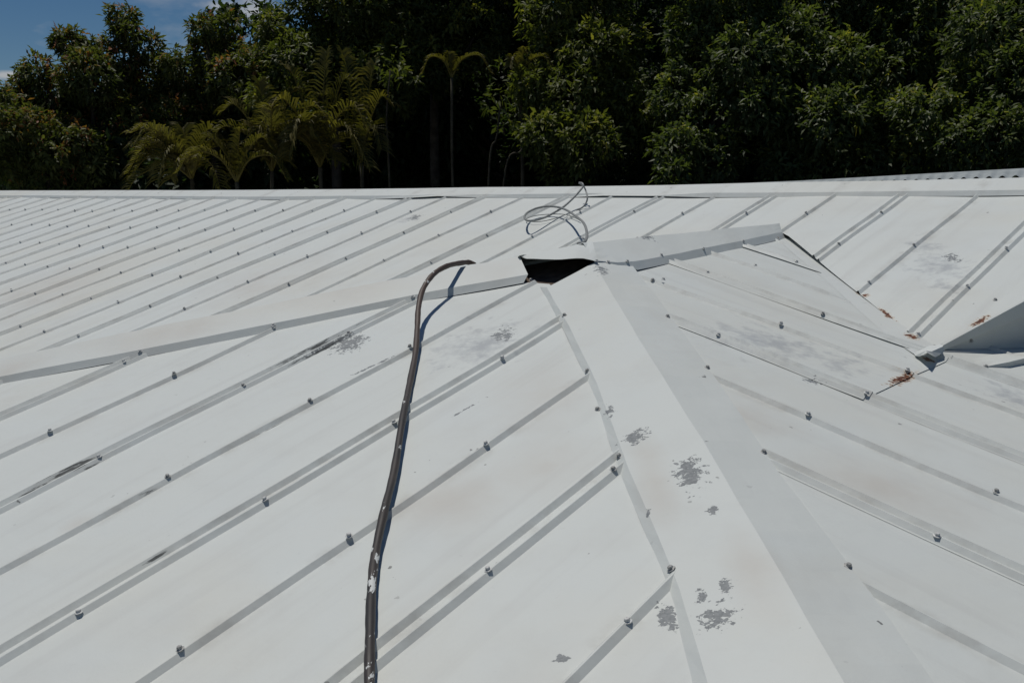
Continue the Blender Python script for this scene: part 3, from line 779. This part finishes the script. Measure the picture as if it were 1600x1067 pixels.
tree('tall tree with orange-brown young leaves against the sky at far left', 'mango', 15.8,
     [(192, 30, 22), (200, 54, 18), (180, 92, 34), (112, 68, 23), (95, 62, 13), (135, 72, 15), (140, 118, 42), (58, 112, 22), (75, 155, 46), (45, 130, 24), (160, 160, 66, .6), (234, 72, 20), (238, 125, 40), (22, 165, 26), (190, 220, 72, .8), (110, 235, 55), (35, 215, 50)], 11, accent=.13, slant=1.6, Lf=.10, dens=135)
tree('tree with two knobbly tops left of the cloud', 'mango', 15.6,
     [(318, 44, 22), (320, 84, 24), (357, 38, 13), (360, 76, 20), (276, 92, 18), (285, 120, 34), (330, 135, 46), (375, 120, 46), (340, 200, 70, .8), (400, 100, 30), (270, 190, 60, .8)], 12, accent=.13, slant=1.6, Lf=.10, dens=135)
tree('low bush with rusty shoots at the left edge of the roof', 'mango', 14.9, [(0, 165, 30), (-30, 200, 50), (15, 240, 45), (60, 275, 40), (120, 270, 40), (75, 240, 30), (130, 225, 28), (150, 260, 30)], 13, accent=.14, slant=.6, cat='bush', name='bush', trunk_r=.04)
tree('tall dark green tree rising behind the clump of palms', 'green', 14.5, [(422, 45, 22), (445, 75, 34), (490, 30, 46), (540, 10, 70), (470, 100, 55), (545, 110, 70), (620, 40, 70), (600, 130, 60), (520, -80, 90), (620, -90, 100), (440, 150, 50)] , 14, accent=.03)
tree('glossy small-leaved tree above the single slender palm', 'green', 14.8, [(640, 30, 60), (700, -10, 70), (620, 100, 50), (675, 110, 45), (740, 60, 55), (770, -40, 80), (600, 60, 40), (650, -100, 100)], 15, accent=.05)
tree('bright yellow-green tree with a rusty shoot right of the slender palm', 'green', 12.8, [(870, 25, 55), (930, 10, 50), (880, 90, 55), (930, 85, 50), (840, 140, 42), (900, 150, 55), (960, 140, 55), (850, 215, 40), (915, 220, 50), (880, 268, 34), (970, 70, 40), (900, -60, 80), (985, 190, 40)], 16, accent=.06)
tree('shadowy tree between the yellow-green tree and the blue-green one', 'dark', 14.6, [(1000, 40, 60), (1010, 120, 60), (990, 200, 70), (1020, 255, 50), (960, 240, 60), (1010, -60, 90), (780, 0, 50), (740, -80, 80)], 17, accent=.02)
tree('dense blue-green tree in the middle of the right half', 'blue', 12.4, [(1090, 50, 50), (1150, 30, 55), (1100, 110, 60), (1170, 100, 60), (1060, 160, 45), (1120, 180, 55), (1060, 230, 40), (1110, 250, 45), (1190, 165, 45), (1130, -50, 80), (1050, 275, 25)], 18, accent=.03)
tree('blue-green tree with a few yellow tips right of centre', 'blue', 12.8, [(1230, 70, 60), (1290, 30, 60), (1260, 130, 60), (1320, 110, 55), (1240, 200, 50), (1300, 190, 60), (1230, 260, 40), (1290, 255, 45), (1350, 40, 50), (1300, -60, 90)], 19, accent=.04)
tree('dark tree with yellow young leaves near the right edge', 'blue', 12.9, [(1420, 60, 55), (1400, 130, 60), (1460, 110, 50), (1380, 200, 60), (1450, 190, 55), (1350, 255, 40), (1480, 20, 60), (1410, -40, 80), (1420, 250, 40)], 20, accent=.07)
tree('tall dark tree closing the right edge of the picture', 'blue', 12.6, [(1540, 60, 60), (1600, 40, 60), (1530, 140, 55), (1590, 130, 60), (1560, 210, 50), (1640, 120, 70), (1620, 220, 50), (1560, -50, 90), (1500, 220, 40), (1680, 30, 90)], 21, accent=.05)
for i, (lab, x0, x1, top, ds) in enumerate([
    ('shaded tree deep in the wood behind the left mango tops', 40, 420, 150, 17), ('shaded tree deep in the wood behind the palms', 380, 760, -20, 18),
    ('shaded tree deep in the wood behind the slender palm', 620, 960, -60, 17.5), ('shaded tree deep in the wood behind the yellow-green tree', 860, 1200, -80, 18.5),
    ('shaded tree deep in the wood behind the blue-green trees', 1150, 1450, -80, 17.5), ('shaded tree deep in the wood behind the right edge tree', 1400, 1760, -80, 18)]):
    tree(lab, 'dark', ds, fill(x0, x1, top + 50, 290, 15, 55, 80, 40 + i, 1.2), 60 + i, dens=46, Lf=.17, Wf=.04, per=8, accent=0, slant=1.0)

for i, (lab, x0, x1, top) in enumerate([
    ('far shaded tree seen through gaps behind the left treetops', 120, 460, 190), ('far shaded tree seen through gaps behind the palm clump', 430, 700, 20),
    ('far shaded tree filling the dark hollow behind the slender palm', 640, 860, -20), ('far shaded tree behind the rusty shoot of the yellow-green tree', 830, 1060, -40),
    ('far shaded tree behind the dense blue-green tree', 1030, 1270, -40), ('far shaded tree behind the yellow-tipped blue-green tree', 1240, 1500, -40), ('far shaded tree behind the last trees on the right', 1470, 1750, -40)]):
    tree(lab, 'dark', 22.5, fill(x0, x1, top + 40, 300, 14, 50, 75, 140 + i, .8), 160 + i, dens=34, Lf=.26, Wf=.075, per=8, accent=0, slant=.5)

# ---- palms
def palm(label, base_px, dist, fronds, seed, stem_to=None, stem_r=.024, Lmax=.30):
    rs = np.random.RandomState(seed); t = empty('palm_tree', label, 'palm', 'feathery palms before the wood')
    B = at(base_px, dist)
    V, Fc = tube(smooth_path([np.array([B[0] + rs.uniform(-.08, .08), B[1] + .05, gz(B[0], B[1]) - .1]), np.array([B[0] + rs.uniform(-.04, .04), B[1], (B[2] + gz(B[0], B[1])) / 2]), B], 5), stem_r, 8)
    mesh_obj('trunk', V, Fc, M_PBARK, t, True)
    fronds = list(fronds) + [(rs.uniform(-85, 85), rs.uniform(-70, 30), rs.uniform(.15, .3), rs.uniform(-.2, .5)) for _ in range(8 if len(fronds) > 5 else 0)]
    for (dx, dy, sag, out) in fronds:           # tip offset in pixels at this distance, sag, towards the viewer
        s_ = dist / F
        tip = B + RT * dx * s_ - UP * dy * s_ + np.array([0, -out, 0])
        mid_ = (B + tip) / 2 + np.array([0, 0, sag])
        path = smooth_path([B, B * .45 + mid_ * .55 + np.array([0, 0, sag * .35]), mid_ * .55 + tip * .45 + np.array([0, 0, sag * .45]), tip], 10)
        V, Fc = tube(path, np.linspace(.012, .003, len(path)), 5)
        k0 = len(V); Fc_ = list(Fc); nn_ = len(path); fm = [0] * len(Fc_); tints = [.9] * len(Fc_)
        T = np.gradient(path, axis=0); T /= np.linalg.norm(T, axis=1)[:, None]
        ft = rs.uniform(.3, .8)
        for i in np.linspace(3, nn_ - 1, 34):
            i0 = int(i); q = path[i0] if i0 == nn_ - 1 else path[i0] * (1 - i + i0) + path[i0 + 1] * (i - i0)
            tt = T[i0]; side = np.cross(tt, [0, 0, 1.]); side /= np.linalg.norm(side) + 1e-9; up_ = np.cross(side, tt)
            f = i / (nn_ - 1); ln = Lmax * (math.sin(min(1, f * 1.15 + .12) * math.pi * .86) * .75 + .25) * rs.uniform(.85, 1.1)
            for sg in (-1, 1):
                d = tt * .75 + side * sg * .9 + up_ * .55 + rs.normal(size=3) * .09; d /= np.linalg.norm(d)
                wv = np.cross(d, up_); wv /= np.linalg.norm(wv) + 1e-9; wv = wv * .011
                m1 = q + d * ln * .5; tp = q + d * ln + np.array([0, 0, -.32 * ln])
                k = len(V); V += [q - wv * .5, q + wv * .5, m1 + wv, m1 - wv, tp]
                Fc_ += [(k, k + 1, k + 2, k + 3), (k + 3, k + 2, k + 4)]; tints += [np.clip(ft + rs.normal() * .12, 0, 1)] * 2
        fo = mesh_obj('frond', V, Fc_, LM['palm'], t)
        a = fo.data.attributes.new('tint', 'FLOAT', 'FACE'); a.data.foreach_set('value', np.array(tints, np.float32))
    return t
palm('wide arching palm at the left end of the palm clump', (300, 280), 12.5, [(-80, -10, .28, .3), (-60, -50, .25, .0), (-20, -70, .16, -.1), (40, -60, .22, .1), (70, -20, .25, .2), (-90, 40, .25, .35), (60, 30, .3, .4)], 1)
palm('tall upright palm in the middle of the palm clump', (425, 268), 12.3, [(-20, -135, .10, 0), (40, -120, .18, .1), (-70, -90, .25, .1), (85, -80, .28, .2), (-85, -35, .3, .3), (90, -20, .32, .3), (15, -90, .15, .5)], 2)
palm('palm with broad drooping fronds at the right of the clump', (500, 262), 12.2, [(10, -175, .1, 0), (-50, -150, .2, .1), (50, -130, .25, .1), (75, -60, .35, .3), (-60, -90, .25, .4), (70, -5, .4, .4), (-30, -40, .3, .5)], 3)
palm('palm half lost in shade beside the dark hollow', (565, 255), 12.4, [(20, -150, .15, 0), (-30, -170, .15, 0), (-55, -100, .2, .2), (45, -90, .25, .2), (35, -20, .3, .3)], 4)
palm('low palm with sunlit tips just above the ridge', (370, 285), 12, [(-50, -55, .2, .1), (10, -75, .12, .1), (55, -50, .22, .1), (80, -5, .25, .2), (-80, -15, .25, .2)], 5, Lmax=.2)
palm('single slender palm with thin bare stem in the dark hollow', (706, 122), 12.6, [(-44, -4, .20, .1), (58, -8, .20, .1), (-6, -34, .08, 0)], 6, stem_r=.016, Lmax=.13)
palm('small palm partly behind the yellow-green tree', (812, 125), 12.4, [(-15, -18, .14, .2), (48, -12, .18, .2), (10, -40, .1, .1)], 7, stem_r=.022, Lmax=.14)
# thin saplings in the hollow
for i, (lab, a) in enumerate([('thin leaning sapling stem left of two in the dark hollow', [(755, 300), (765, 255), (776, 215), (782, 160)]), ('thin forked sapling stem beside the yellow-green tree', [(772, 300), (790, 265), (815, 235), (830, 190)]), ('thin straight sapling stem below the palm clump edge', [(612, 300), (607, 250), (604, 180), (610, 110)])]):
    pts = [at(q, 12.3) for q in a]; pts[0] = np.array([pts[0][0], pts[0][1], gz(*pts[0][:2]) - .05])
    V, Fc = tube(smooth_path(pts, 6), np.linspace(.014, .008, 19), 6)
    t = empty('sapling', lab, 'sapling', 'thin stems in the hollow')
    mesh_obj('trunk', V, Fc, M_PBARK, t, True)
    rs = np.random.RandomState(80 + i); C = np.array(pts[-1]) + rs.normal(size=(14, 3)) * .16
    leaves('crown', rs, C, rs.normal(size=(14, 3)), 7, .1, .02, LM['green'], t, np.full(14, .4))
